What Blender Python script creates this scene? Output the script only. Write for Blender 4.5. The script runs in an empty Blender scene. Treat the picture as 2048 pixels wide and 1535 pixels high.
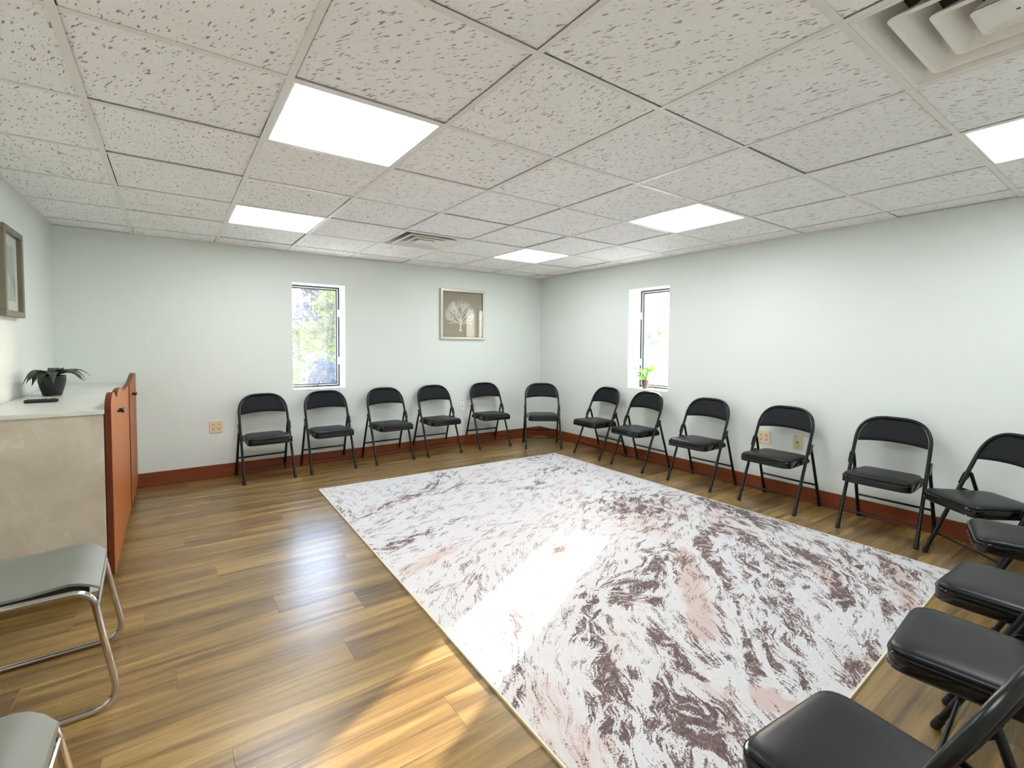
import bpy, bmesh, math, random
import numpy as np
from mathutils import Vector, Matrix
random.seed(7)
R = math.radians
PI = math.pi
SC = bpy.context.scene
C = SC.collection

# ------------------------------------------------------------------ camera
W, D, L, H = 3.297, 3.977, -1.739, 2.188      # right wall x, back wall y, left wall x, ceiling z
F = -1.72                                     # front wall y (behind the camera)
T = 0.6096                                    # ceiling module
cam_d = bpy.data.cameras.new('camera')
cam = bpy.data.objects.new('camera', cam_d); C.objects.link(cam)
yaw, pit, rol = -0.6102, -0.0409, 0.0071
fwd = Vector((-math.sin(yaw)*math.cos(pit), math.cos(yaw)*math.cos(pit), math.sin(pit)))
rt = Vector((math.cos(yaw), math.sin(yaw), 0)); up = rt.cross(fwd)
r2 = rt*math.cos(rol) + up*math.sin(rol); u2 = up*math.cos(rol) - rt*math.sin(rol)
M = Matrix((r2, u2, -fwd)).transposed().to_4x4()
M.translation = Vector((-0.9646, -1.2010, 1.2735))
cam.matrix_world = M
cam_d.sensor_fit = 'HORIZONTAL'; cam_d.sensor_width = 36
cam_d.lens = 949.46/2048*36
cam_d.shift_x = (1024-1006.16)/2048; cam_d.shift_y = -(767.5-726.78)/2048
cam_d.clip_start = 0.02; cam_d.clip_end = 500
SC.camera = cam

# ------------------------------------------------------------------ world, sun, exposure
SUN_EL = R(19.9); SUN_H = Vector((0.8926, 0.4508))
world = bpy.data.worlds.new('sky'); SC.world = world; world.use_nodes = True
wn = world.node_tree.nodes; wl = world.node_tree.links; wn.clear()
sky = wn.new('ShaderNodeTexSky'); sky.sky_type = 'NISHITA'; sky.sun_disc = False
sky.sun_elevation = SUN_EL; sky.sun_rotation = math.atan2(SUN_H.x, SUN_H.y)
sky.dust_density = 2.0
bg = wn.new('ShaderNodeBackground'); bg.inputs['Strength'].default_value = 2.45
wo = wn.new('ShaderNodeOutputWorld')
wl.new(sky.outputs[0], bg.inputs[0]); wl.new(bg.outputs[0], wo.inputs[0])
sun_d = bpy.data.lights.new('sun', 'SUN'); sun_d.energy = 22; sun_d.angle = R(0.6); sun_d.color = (1.0, 0.90, 0.84)
sun = bpy.data.objects.new('sun', sun_d); C.objects.link(sun)
tow = Vector((SUN_H.x*math.cos(SUN_EL), SUN_H.y*math.cos(SUN_EL), math.sin(SUN_EL)))
sun.rotation_euler = tow.to_track_quat('Z', 'Y').to_euler(); sun.location = tow*30
PANEL = 15.5
SC.view_settings.view_transform = 'Standard'; SC.view_settings.look = 'None'
SC.view_settings.gamma = 1; SC.view_settings.use_curve_mapping = False
SC.view_settings.exposure = 0.38

# ------------------------------------------------------------------ materials
def srgb(r, g, b):
    f = lambda c: (c/255/12.92) if c/255 <= 0.04045 else ((c/255+0.055)/1.055)**2.4
    return (f(r), f(g), f(b), 1)

class NT:
    def __init__(s, name):
        s.m = bpy.data.materials.new(name); s.m.use_nodes = True
        s.n = s.m.node_tree.nodes; s.l = s.m.node_tree.links
        s.p = s.n['Principled BSDF']; s.out = s.n['Material Output']
    def new(s, t, **kw):
        n = s.n.new(t)
        for k, v in kw.items():
            if k in n.inputs: n.inputs[k].default_value = v
            else: setattr(n, k, v)
        return n
    def link(s, a, b): s.l.new(a, b)
    def set(s, **kw):
        for k, v in kw.items(): s.p.inputs[k.replace('_', ' ')].default_value = v
    def ramp(s, fac, stops, interp='LINEAR'):
        r = s.n.new('ShaderNodeValToRGB'); e = r.color_ramp; e.interpolation = interp
        while len(e.elements) < len(stops): e.elements.new(0.5)
        for el, (p, c) in zip(e.elements, stops): el.position = p; el.color = c
        s.l.new(fac, r.inputs[0]); return r.outputs[0]
    def coords(s, scale=(1, 1, 1), rot=(0, 0, 0), rnd=0.0, kind='Object'):
        tc = s.new('ShaderNodeTexCoord'); mp = s.new('ShaderNodeMapping')
        mp.inputs['Scale'].default_value = scale; mp.inputs['Rotation'].default_value = rot
        if rnd:
            oi = s.new('ShaderNodeObjectInfo')
            ml = s.new('ShaderNodeMath', operation='MULTIPLY'); ml.inputs[1].default_value = rnd
            s.link(oi.outputs['Random'], ml.inputs[0])
            ad = s.new('ShaderNodeVectorMath', operation='ADD')
            s.link(tc.outputs[kind], ad.inputs[0]); s.link(ml.outputs[0], ad.inputs[1])
            s.link(ad.outputs[0], mp.inputs[0])
        else: s.link(tc.outputs[kind], mp.inputs[0])
        return mp.outputs[0]
    def noise(s, vec, scale, detail=3, rough=0.5, dist=0.0):
        n = s.new('ShaderNodeTexNoise'); n.inputs['Scale'].default_value = scale
        n.inputs['Detail'].default_value = detail; n.inputs['Roughness'].default_value = rough
        n.inputs['Distortion'].default_value = dist
        s.link(vec, n.inputs['Vector']); return n.outputs['Fac']
    def math(s, op, a, b=None, clamp=False):
        n = s.new('ShaderNodeMath', operation=op); n.use_clamp = clamp
        for i, v in enumerate((a, b)):
            if v is None: continue
            if isinstance(v, (int, float)): n.inputs[i].default_value = v
            else: s.link(v, n.inputs[i])
        return n.outputs[0]
    def mix(s, fac, a, b):
        n = s.new('ShaderNodeMix'); n.data_type = 'RGBA'
        for i, v in ((0, fac), (6, a), (7, b)):
            if isinstance(v, (int, float, tuple)): n.inputs[i].default_value = v
            else: s.link(v, n.inputs[i])
        return n.outputs[2]
    def bump(s, h, strength=0.2, dist=0.01):
        b = s.new('ShaderNodeBump'); b.inputs['Strength'].default_value = strength
        b.inputs['Distance'].default_value = dist
        s.link(h, b.inputs['Height']); s.link(b.outputs[0], s.p.inputs['Normal'])

def simple(name, col, rough=0.5, metal=0.0, spec=0.5, bump=None, coat=0.0, vary=0.0):
    t = NT(name); t.set(Roughness=rough, Metallic=metal, Base_Color=col)
    t.p.inputs['Specular IOR Level'].default_value = spec
    if coat: t.p.inputs['Coat Weight'].default_value = coat; t.p.inputs['Coat Roughness'].default_value = 0.08
    if bump or vary:
        v = t.coords()
        if bump: t.bump(t.noise(v, bump[0], 4), bump[1], bump[2])
        if vary:
            n = t.noise(v, 6, 3)
            a = tuple(c*(1-vary) for c in col[:3])+(1,); b = tuple(min(1, c*(1+vary)) for c in col[:3])+(1,)
            t.link(t.ramp(n, [(0.3, a), (0.7, b)]), t.p.inputs['Base Color'])
    return t.m

MAT = {}
MAT['wall'] = simple('wall_paint', srgb(223, 228, 223), 0.55, bump=(260, 0.06, 0.002))
MAT['trim_white'] = simple('white_trim_paint', srgb(240, 241, 238), 0.35)
MAT['rail'] = simple('ceiling_rail_enamel', srgb(232, 229, 224), 0.4)
MAT['dark_void'] = simple('plenum_dark', srgb(40, 38, 36), 0.9)
MAT['black_metal'] = simple('black_enamel_tube', srgb(14, 14, 15), 0.30, spec=0.32)
MAT['black_pan'] = simple('black_gloss_pan', srgb(14, 14, 16), 0.10, spec=0.5)
MAT['vinyl'] = simple('black_vinyl', srgb(21, 21, 24), 0.36, spec=0.28, bump=(700, 0.08, 0.001))
MAT['back_fabric'] = simple('black_back_fabric', srgb(16, 17, 21), 0.6, spec=0.2, bump=(900, 0.15, 0.001))
MAT['rubber'] = simple('black_rubber', srgb(22, 20, 20), 0.7)
MAT['chrome'] = simple('chrome', srgb(205, 200, 200), 0.12, metal=1.0)
MAT['grey_vinyl'] = simple('grey_green_vinyl', srgb(112, 113, 106), 0.5, bump=(500, 0.1, 0.001), vary=0.06)
MAT['win_frame'] = simple('charcoal_window_frame', srgb(62, 66, 72), 0.35)
MAT['pot_black'] = simple('black_pot_glaze', srgb(26, 27, 28), 0.35)
MAT['leaf_dark'] = simple('dark_leaf', srgb(42, 52, 38), 0.45, vary=0.3)
MAT['remote'] = simple('remote_plastic', srgb(24, 26, 26), 0.35)
MAT['button'] = simple('remote_buttons', srgb(60, 62, 62), 0.5)
MAT['ivory'] = simple('ivory_plate', srgb(228, 208, 172), 0.4)
MAT['almond'] = simple('almond_plate', srgb(214, 202, 160), 0.4)
MAT['plate_white'] = simple('white_plate', srgb(235, 236, 232), 0.4)
MAT['slot'] = simple('outlet_slot', srgb(50, 40, 30), 0.6)
MAT['frame_silver'] = simple('champagne_frame', srgb(206, 200, 184), 0.35, metal=0.35)
MAT['frame_taupe'] = simple('taupe_frame', srgb(120, 113, 98), 0.45, vary=0.1)
MAT['mat_board'] = simple('mat_board', srgb(205, 208, 198), 0.7)
MAT['print_taupe'] = simple('taupe_print', srgb(150, 139, 118), 0.6)
MAT['tree_white'] = simple('white_ink', srgb(236, 232, 220), 0.6)
MAT['handle_black'] = simple('black_iron_handle', srgb(30, 24, 22), 0.4, metal=0.3)
MAT['vent'] = simple('vent_enamel', srgb(236, 232, 224), 0.35)
MAT['soil'] = simple('potting_soil', srgb(60, 45, 34), 0.9, bump=(60, 0.6, 0.01))
MAT['pot_brown'] = simple('brown_pot', srgb(110, 84, 72), 0.5, vary=0.15)
MAT['rug_edge'] = simple('cream_rug_binding', srgb(214, 204, 180), 0.8)

def mat_panel():
    t = NT('led_diffuser'); t.n.remove(t.p)
    e = t.new('ShaderNodeEmission'); e.inputs[0].default_value = (0.93, 0.985, 1.0, 1); e.inputs[1].default_value = PANEL
    t.link(e.outputs[0], t.out.inputs[0]); return t.m
MAT['panel'] = mat_panel()

def mat_tile():
    t = NT('fissured_ceiling_tile')
    v1 = t.coords((1, 1, 1), rnd=9)
    oi = t.new('ShaderNodeObjectInfo'); vr = t.new('ShaderNodeVectorRotate'); vr.rotation_type = 'Z_AXIS'
    t.link(v1, vr.inputs['Vector'])
    t.link(t.math('ADD', t.math('MULTIPLY', oi.outputs['Random'], 0.9), -0.75), vr.inputs['Angle'])
    sc = t.new('ShaderNodeVectorMath', operation='MULTIPLY'); sc.inputs[1].default_value = (1, 0.24, 1)
    t.link(vr.outputs[0], sc.inputs[0]); v1 = sc.outputs[0]
    v2 = t.coords((1, 1, 1), rnd=9)
    n1 = t.noise(v1, 135, 2, 0.45, 0.25)
    n2 = t.noise(v2, 210, 1, 0.4)
    pat = t.noise(v2, 14, 2)
    f1 = t.math('SUBTRACT', n1, t.math('MULTIPLY', pat, 0.10))
    fis = t.ramp(f1, [(0.582, (0, 0, 0, 1)), (0.625, (1, 1, 1, 1))])
    pin = t.ramp(n2, [(0.69, (0, 0, 0, 1)), (0.74, (1, 1, 1, 1))])
    pits = t.math('MAXIMUM', fis, t.math('MULTIPLY', pin, 0.6))
    base = t.ramp(t.noise(v2, 5, 2), [(0.3, srgb(245, 244, 243)), (0.7, srgb(249, 248, 247))])
    t.link(t.mix(t.math('MULTIPLY', pits, 0.8), base, srgb(132, 118, 106)), t.p.inputs['Base Color'])
    t.set(Roughness=0.9); t.p.inputs['Specular IOR Level'].default_value = 0.1
    t.bump(t.math('SUBTRACT', 1.0, pits), 0.5, 0.003)
    return t.m
MAT['tile'] = mat_tile()

def mat_plank():
    t = NT('laminate_plank')
    v = t.coords((0.55, 9, 1), rnd=37)
    v2 = t.coords((0.6, 26, 1), rnd=53)
    g1 = t.noise(v, 1.7, 4, 0.55, 0.8); g2 = t.noise(v2, 5, 3, 0.6, 0.3)
    oi = t.new('ShaderNodeObjectInfo')
    g = t.math('ADD', t.math('MULTIPLY', g1, 0.74), t.math('MULTIPLY', g2, 0.26))
    g = t.math('ADD', g, t.math('MULTIPLY', t.math('SUBTRACT', oi.outputs['Random'], 0.5), 0.10))
    col = t.ramp(g, [(0.30, srgb(66, 46, 20)), (0.45, srgb(112, 86, 46)), (0.55, srgb(137, 108, 61)), (0.70, srgb(171, 140, 87))])
    t.link(col, t.p.inputs['Base Color'])
    t.link(t.ramp(g2, [(0.3, (0.33,)*3+(1,)), (0.7, (0.26,)*3+(1,))]), t.p.inputs['Roughness'])
    t.p.inputs['Specular IOR Level'].default_value = 0.75
    t.bump(g2, 0.03, 0.003)
    return t.m
MAT['plank'] = mat_plank()

def mat_cherry(name, lo, hi, axis):
    t = NT(name)
    sc = [3.5, 3.5, 3.5]; sc[axis] = 0.35
    v = t.coords(tuple(sc), rnd=11)
    g = t.noise(v, 7, 4, 0.6, 0.6)
    t.link(t.ramp(g, [(0.3, lo), (0.7, hi)]), t.p.inputs['Base Color'])
    t.set(Roughness=0.48); t.p.inputs['Specular IOR Level'].default_value = 0.22
    return t.m
MAT['base_back'] = mat_cherry('cherry_baseboard_x', srgb(116, 58, 33), srgb(134, 70, 40), 0)
MAT['base_side'] = mat_cherry('cherry_baseboard_y', srgb(116, 58, 33), srgb(134, 70, 40), 1)
MAT['door'] = mat_cherry('cherry_door', srgb(142, 80, 38), srgb(162, 95, 46), 2)
MAT['door_edge'] = mat_cherry('cherry_edge', srgb(92, 40, 19), srgb(110, 50, 25), 2)

def mat_marble(name, base, base2, vein, rough):
    t = NT(name); v = t.coords()
    n = t.noise(v, 3.2, 5, 0.55, 0.5); w = t.noise(v, 2.1, 4, 0.6, 1.2)
    ridge = t.math('ABSOLUTE', t.math('SUBTRACT', w, 0.5))
    ve = t.ramp(ridge, [(0.0, (1, 1, 1, 1)), (0.008, (0.3, 0.3, 0.3, 1)), (0.022, (0, 0, 0, 1))])
    gate = t.ramp(n, [(0.45, (0, 0, 0, 1)), (0.7, (0.8, 0.8, 0.8, 1))])
    b = t.ramp(n, [(0.3, base), (0.7, base2)])
    t.link(t.mix(t.math('MULTIPLY', ve, gate), b, vein), t.p.inputs['Base Color'])
    t.set(Roughness=rough); return t.m
MAT['marble'] = mat_marble('marbled_laminate', srgb(174, 160, 139), srgb(208, 197, 180), srgb(216, 208, 194), 0.4)
MAT['marble_top'] = mat_marble('marbled_laminate_top', srgb(205, 204, 195), srgb(216, 215, 207), srgb(232, 232, 226), 0.3)

def mat_pane():
    t = NT('dusty_window_glass'); t.n.remove(t.p)
    tr = t.new('ShaderNodeBsdfTransparent'); tl = t.new('ShaderNodeBsdfTranslucent'); gl = t.new('ShaderNodeBsdfGlossy')
    tr.inputs[0].default_value = (0.97, 0.99, 1, 1); tl.inputs[0].default_value = (0.9, 0.93, 1.0, 1); gl.inputs['Roughness'].default_value = 0.02
    v = t.coords(); n = t.noise(v, 9, 4, 0.6)
    m1 = t.new('ShaderNodeMixShader'); m2 = t.new('ShaderNodeMixShader'); fr = t.new('ShaderNodeFresnel'); fr.inputs[0].default_value = 1.45
    t.link(t.math('MULTIPLY', n, 0.045), m1.inputs[0]); t.link(tr.outputs[0], m1.inputs[1]); t.link(tl.outputs[0], m1.inputs[2])
    ge = t.new('ShaderNodeNewGeometry')
    t.link(t.math('MULTIPLY', fr.outputs[0], t.math('SUBTRACT', 1.0, ge.outputs['Backfacing'])), m2.inputs[0]); t.link(m1.outputs[0], m2.inputs[1]); t.link(gl.outputs[0], m2.inputs[2])
    t.link(m2.outputs[0], t.out.inputs[0]); return t.m
MAT['pane'] = mat_pane()

def mat_picglass():
    t = NT('picture_glass'); t.n.remove(t.p)
    tr = t.new('ShaderNodeBsdfTransparent'); gl = t.new('ShaderNodeBsdfGlossy'); gl.inputs['Roughness'].default_value = 0.01
    fr = t.new('ShaderNodeFresnel'); fr.inputs[0].default_value = 1.5
    v = t.coords(); n = t.noise(v, 3, 2)
    m = t.new('ShaderNodeMixShader')
    ge = t.new('ShaderNodeNewGeometry')
    t.link(t.math('MULTIPLY', t.math('ADD', fr.outputs[0], t.math('MULTIPLY', n, 0.09)), t.math('SUBTRACT', 1.0, ge.outputs['Backfacing']), True), m.inputs[0]); t.link(tr.outputs[0], m.inputs[1]); t.link(gl.outputs[0], m.inputs[2])
    t.link(m.outputs[0], t.out.inputs[0]); return t.m
MAT['picglass'] = mat_picglass()

def mat_abstract():
    t = NT('soft_abstract_print'); v = t.coords((1, 2.2, 1.3))
    n = t.noise(v, 5, 2, 0.45, 0.8)
    t.link(t.ramp(n, [(0.32, srgb(104, 114, 104)), (0.5, srgb(148, 162, 148)), (0.68, srgb(186, 194, 180))]), t.p.inputs['Base Color'])
    t.set(Roughness=0.6); return t.m
MAT['abstract'] = mat_abstract()

def mat_rug():
    t = NT('marbled_rug_pile')
    at = t.new('ShaderNodeAttribute'); at.attribute_name = 'pattern'
    sp = t.new('ShaderNodeSeparateColor'); t.link(at.outputs['Color'], sp.inputs[0])
    d, lic, pk = sp.outputs[0], sp.outputs[1], sp.outputs[2]
    v = t.coords()
    fn = t.noise(v, 105, 3, 0.6, 1.6); fn2 = t.noise(v, 16, 3, 0.6); fine = t.noise(v, 420, 2, 0.6)
    s = t.math('ADD', lic, t.math('MULTIPLY', t.math('SUBTRACT', fn, 0.5), 2.1))
    s = t.math('ADD', t.math('SUBTRACT', s, 1.0), d)
    dark = t.ramp(s, [(0.0, (0, 0, 0, 1)), (0.05, (0.6, 0.6, 0.6, 1)), (0.14, (1, 1, 1, 1))])
    pf = t.ramp(t.math('ADD', pk, t.math('MULTIPLY', t.math('SUBTRACT', lic, 0.5), 0.55)), [(0.22, (0, 0, 0, 1)), (0.75, (1, 1, 1, 1))])
    grey = t.ramp(lic, [(0.25, srgb(197, 194, 196)), (0.55, srgb(205, 202, 203)), (0.8, srgb(186, 180, 181))])
    c1 = t.mix(t.math('MULTIPLY', pf, 0.85), grey, srgb(186, 164, 158))
    c2 = t.mix(t.math('MULTIPLY', dark, 0.94), c1, t.ramp(t.noise(v, 60, 3, 0.6), [(0.35, srgb(66, 53, 55)), (0.65, srgb(112, 92, 90))]))
    t.link(c2, t.p.inputs['Base Color'])
    t.set(Roughness=0.85); t.p.inputs['Specular IOR Level'].default_value = 0.2
    t.bump(fine, 0.25, 0.002); return t.m
MAT['rug'] = mat_rug()

def mat_leafy(name, c1, c2, trans=0.4):
    t = NT(name); t.n.remove(t.p)
    oi = t.coords(rnd=5); n = t.noise(oi, 3, 3)
    col = t.ramp(n, [(0.3, c1), (0.7, c2)])
    df = t.new('ShaderNodeBsdfDiffuse'); tl = t.new('ShaderNodeBsdfTranslucent'); m = t.new('ShaderNodeMixShader')
    m.inputs[0].default_value = trans
    t.link(col, df.inputs[0]); t.link(col, tl.inputs[0])
    t.link(df.outputs[0], m.inputs[1]); t.link(tl.outputs[0], m.inputs[2]); t.link(m.outputs[0], t.out.inputs[0])
    return t.m
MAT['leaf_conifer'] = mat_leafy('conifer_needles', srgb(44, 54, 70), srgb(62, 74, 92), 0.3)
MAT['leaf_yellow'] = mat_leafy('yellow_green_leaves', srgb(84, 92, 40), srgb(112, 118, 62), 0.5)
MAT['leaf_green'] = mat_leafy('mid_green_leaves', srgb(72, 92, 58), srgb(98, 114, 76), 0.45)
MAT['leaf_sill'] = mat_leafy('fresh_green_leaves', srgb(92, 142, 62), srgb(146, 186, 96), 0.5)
MAT['bark'] = simple('tree_bark', srgb(92, 78, 66), 0.9)
MAT['bounce_ground'] = simple('pale_bounce_ground', srgb(186, 186, 180), 0.95, vary=0.12)  # yard ground made pale to bounce added daylight up through the windows onto the ceiling

# ------------------------------------------------------------------ geometry helpers
def finish(name, verts, faces, mat, parent=None, smooth=False, loc=None):
    me = bpy.data.meshes.new(name); me.from_pydata([tuple(v) for v in verts], [], faces); me.update()
    if smooth: me.polygons.foreach_set('use_smooth', [True]*len(me.polygons))
    me.materials.append(MAT[mat] if isinstance(mat, str) else mat)
    return link(name, me, parent, loc)
def link(name, me, parent=None, loc=None):
    o = bpy.data.objects.new(name, me); C.objects.link(o)
    if parent: o.parent = parent
    if loc is not None: o.location = loc
    return o
class MB:
    def __init__(s): s.v = []; s.f = []
    def add(s, v, f):
        b = len(s.v); s.v += [tuple(p) for p in v]; s.f += [tuple(i+b for i in q) for q in f]; return s
    def box(s, x0, x1, y0, y1, z0, z1):
        return s.add([(x0,y0,z0),(x1,y0,z0),(x1,y1,z0),(x0,y1,z0),(x0,y0,z1),(x1,y0,z1),(x1,y1,z1),(x0,y1,z1)],
              [(0,3,2,1),(4,5,6,7),(0,1,5,4),(1,2,6,5),(2,3,7,6),(3,0,4,7)])
    def bbox(s, x0, x1, y0, y1, z0, z1, b=0.004, seg=2):
        bm = bmesh.new(); bmesh.ops.create_cube(bm, size=1)
        for v in bm.verts: v.co = Vector(((x0+x1)/2+v.co.x*(x1-x0), (y0+y1)/2+v.co.y*(y1-y0), (z0+z1)/2+v.co.z*(z1-z0)))
        bmesh.ops.bevel(bm, geom=bm.edges[:], offset=b, segments=seg, affect='EDGES', profile=0.5)
        bm.verts.index_update()
        s.add([v.co[:] for v in bm.verts], [tuple(v.index for v in f.verts) for f in bm.faces]); bm.free(); return s
    def tube(s, pts, r, n=10, closed=False, flat=None, caps=True):
        P = [Vector(p) for p in pts]; N = len(P); vs = []; fs = []
        rr = r if isinstance(r, (list, tuple)) else [r]*N
        tg = []
        for i in range(N):
            a = P[(i-1) % N] if (closed or i) else P[0]; b = P[(i+1) % N] if (closed or i < N-1) else P[-1]
            tg.append((b-a).normalized())
        ref = Vector((0, 0, 1)) if abs(tg[0].z) < 0.9 else Vector((1, 0, 0))
        nx = tg[0].cross(ref).normalized()
        for i in range(N):
            nx = (nx - tg[i]*nx.dot(tg[i])).normalized(); ny = tg[i].cross(nx)
            for k in range(n):
                a = 2*PI*k/n
                vs.append(P[i] + nx*(math.cos(a)*rr[i]*(flat[0] if flat else 1)) + ny*(math.sin(a)*rr[i]*(flat[1] if flat else 1)))
        for i in range(N if closed else N-1):
            j = (i+1) % N
            for k in range(n): fs.append((i*n+k, i*n+(k+1) % n, j*n+(k+1) % n, j*n+k))
        if not closed and caps: fs += [tuple(range(n))[::-1], tuple((N-1)*n+k for k in range(n))]
        return s.add(vs, fs)
    def lathe(s, prof, n=24, c=(0, 0, 0)):
        vs = []; fs = []
        for (r, z) in prof:
            for k in range(n):
                a = 2*PI*k/n; vs.append((c[0]+r*math.cos(a), c[1]+r*math.sin(a), c[2]+z))
        for i in range(len(prof)-1):
            for k in range(n): fs.append((i*n+k, i*n+(k+1) % n, (i+1)*n+(k+1) % n, (i+1)*n+k))
        return s.add(vs, fs)
    def prism(s, poly, mapf, t):
        # poly: 2-D outline; mapf(u, v, w) -> point; extrude w 0..t
        n = len(poly)
        vs = [mapf(u, v, 0) for u, v in poly]+[mapf(u, v, t) for u, v in poly]
        fs = [tuple(range(n))[::-1], tuple(range(n, 2*n))]+[(i, (i+1) % n, n+(i+1) % n, n+i) for i in range(n)]
        return s.add(vs, fs)
    def make(s, name, mat, parent=None, smooth=False, loc=None):
        o = finish(name, s.v, s.f, mat, parent, smooth, loc)
        if smooth:
            try: o.data.set_sharp_from_angle(angle=R(40))
            except Exception: pass
        return o
def smooth_path(pts, per=5):
    P = [Vector(p) for p in pts]; out = []
    for i in range(len(P)-1):
        p0 = P[max(i-1, 0)]; p1 = P[i]; p2 = P[i+1]; p3 = P[min(i+2, len(P)-1)]
        for k in range(per):
            t = k/per
            out.append(0.5*((2*p1)+(p2-p0)*t+(2*p0-5*p1+4*p2-p3)*t*t+(3*p1-p0-3*p2+p3)*t**3))
    out.append(P[-1]); return out
def fillet(pts, rad, seg=6, closed=False):
    P = [Vector(p) for p in pts]; out = []; n = len(P)
    for i in range(n):
        if not closed and i in (0, n-1): out.append(P[i]); continue
        r = rad[i] if isinstance(rad, (list, tuple)) else rad
        a = P[(i-1) % n]-P[i]; b = P[(i+1) % n]-P[i]
        d = min(r, a.length*0.45, b.length*0.45)
        p1 = P[i]+a.normalized()*d; p2 = P[i]+b.normalized()*d
        for k in range(seg+1):
            t = k/seg; out.append((1-t)**2*p1+2*t*(1-t)*P[i]+t*t*p2)
    return out
def empty(name, loc, rz=0.0):
    o = bpy.data.objects.new(name, None); C.objects.link(o); o.location = loc; o.rotation_euler = (0, 0, rz)
    o.empty_display_size = 0.1; return o
def tag(o, label, cat, group=None):
    o['label'] = label; o['category'] = cat
    if group: o['group'] = group
    return o
def structure(o): o['kind'] = 'structure'; return o
def dup(root):
    def cp(o, par):
        c = o.copy(); C.objects.link(c)
        if par: c.parent = par
        for ch in o.children: cp(ch, c)
        return c
    return cp(root, None)

# ------------------------------------------------------------------ room shell
TH = 0.30
def wall(name, axis, plane, a0, a1, hole=None, sgn=1):
    """axis 'y': wall lies in plane y=plane, spans x a0..a1; thickness outward sgn"""
    m = MB(); p0, p1 = sorted((plane, plane+sgn*TH))
    z1 = H+0.25
    def bx(u0, u1, z0, zz):
        if axis == 'y': m.box(u0, u1, p0, p1, z0, zz)
        else: m.box(p0, p1, u0, u1, z0, zz)
    if hole:
        h0, h1, hz0, hz1 = hole
        bx(a0, h0, -0.12, z1); bx(h1, a1, -0.12, z1); bx(h0, h1, -0.12, hz0); bx(h0, h1, hz1, z1)
    else: bx(a0, a1, -0.12, z1)
    return structure(m.make(name, 'wall'))
W1 = (0.047, 0.575, 0.795, 1.885)
W2 = (1.880, 2.412, 0.790, 1.898)
wall('wall_back', 'y', D, L-TH, W+TH, W1)
wall('wall_right', 'x', W, F, D, W2)
wall('wall_left', 'x', L, F, D, None, -1)
wall('wall_front', 'y', F, L-TH, W+TH, None, -1)

# floor: sub-base with individual laminate planks
fl_o = structure(MB().box(L, W, F, D, -0.12, -0.012).make('floor', 'dark_void'))
PW, PL = 0.182, 1.22
cache = {}
y = F; row = 0; offs = [0.0, 0.47, 0.83, 0.21, 0.64, 1.03, 0.35, 0.92]
while y < D-0.001:
    y1 = min(y+PW, D); x = L-offs[row % 8]-0.05*(row % 3)
    while x < W:
        a, b = max(x, L), min(x+PL, W)
        if b-a > 0.02:
            key = (round(b-a, 3), round(y1-y, 3))
            if key not in cache:
                o = MB().bbox(-(b-a)/2, (b-a)/2, -(y1-y)/2, (y1-y)/2, -0.012, 0, 0.0008, 1).make('plank', 'plank', fl_o, loc=((a+b)/2, (y+y1)/2, 0))
                cache[key] = o.data
            else: link('plank', cache[key], fl_o, ((a+b)/2, (y+y1)/2, 0))
        x += PL
    y = y1; row += 1

# baseboards
BH = 0.121
structure(MB().bbox(L, W-0.014, D-0.014, D, 0, BH, 0.004).make('baseboard_back', 'base_back'))
structure(MB().bbox(W-0.014, W, F, D, 0, BH, 0.004).make('baseboard_right', 'base_side'))
structure(MB().bbox(L, L+0.014, F, D-0.014, 0, BH, 0.004).make('baseboard_left', 'base_side'))
structure(MB().bbox(L+0.014, W-0.014, F, F+0.014, 0, BH, 0.004).make('baseboard_front', 'base_back'))

# ceiling: dark deck above, tiles and rails below
ce = structure(MB().box(L, W, F, D, H+0.10, H+0.16).make('ceiling', 'dark_void'))
xs = [L]+[i*T for i in range(-2, 6)]+[W]
ys = [F]+[j*T for j in range(-2, 7)]+[D]
lights = {(-1, 1), (-1, 4), (3, 1), (3, 4), (3, -2), (-1, -2)}
vents = {(1, -2), (1, 4)}
RW = 0.012
for i in range(-2, 6):
    MB().bbox(i*T-RW, i*T+RW, F+0.02, D-0.02, H-0.0005, H+0.0025, 0.0008, 1).box(i*T-0.001, i*T+0.001, F+0.02, D-0.02, H+0.0025, H+0.035).make('grid_rail', 'rail', ce)
for j in range(-2, 7):
    MB().bbox(L+0.02, W-0.02, j*T-RW, j*T+RW, H, H+0.003, 0.0008, 1).box(L+0.02, W-0.02, j*T-0.001, j*T+0.001, H+0.003, H+0.034).make('grid_rail', 'rail', ce)
rt_ = random.Random(3)
tcache = {}
for a in range(len(xs)-1):
    for b in range(len(ys)-1):
        ci, cj = a-3, b-3
        if (ci, cj) in lights or (ci, cj) in vents: continue
        e = [RW-0.003]*4
        for k in range(4):
            if rt_.random() < 0.38: e[k] = RW+rt_.choice((0.0015, 0.003, 0.0042))
        x0 = xs[a]+(e[0] if a else 0.004); x1 = xs[a+1]-(e[1] if a < len(xs)-2 else 0.004)
        y0 = ys[b]+(e[2] if b else 0.004); y1 = ys[b+1]-(e[3] if b < len(ys)-2 else 0.004)
        if rt_.random() < 0.25: z0 = H+0.007
        else: z0 = H+0.0035
        MB().bbox(x0-(x0+x1)/2, x1-(x0+x1)/2, y0-(y0+y1)/2, y1-(y0+y1)/2, 0, 0.016, 0.0015, 1).make('ceiling_tile', 'tile', ce, loc=((x0+x1)/2, (y0+y1)/2, z0))
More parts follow.
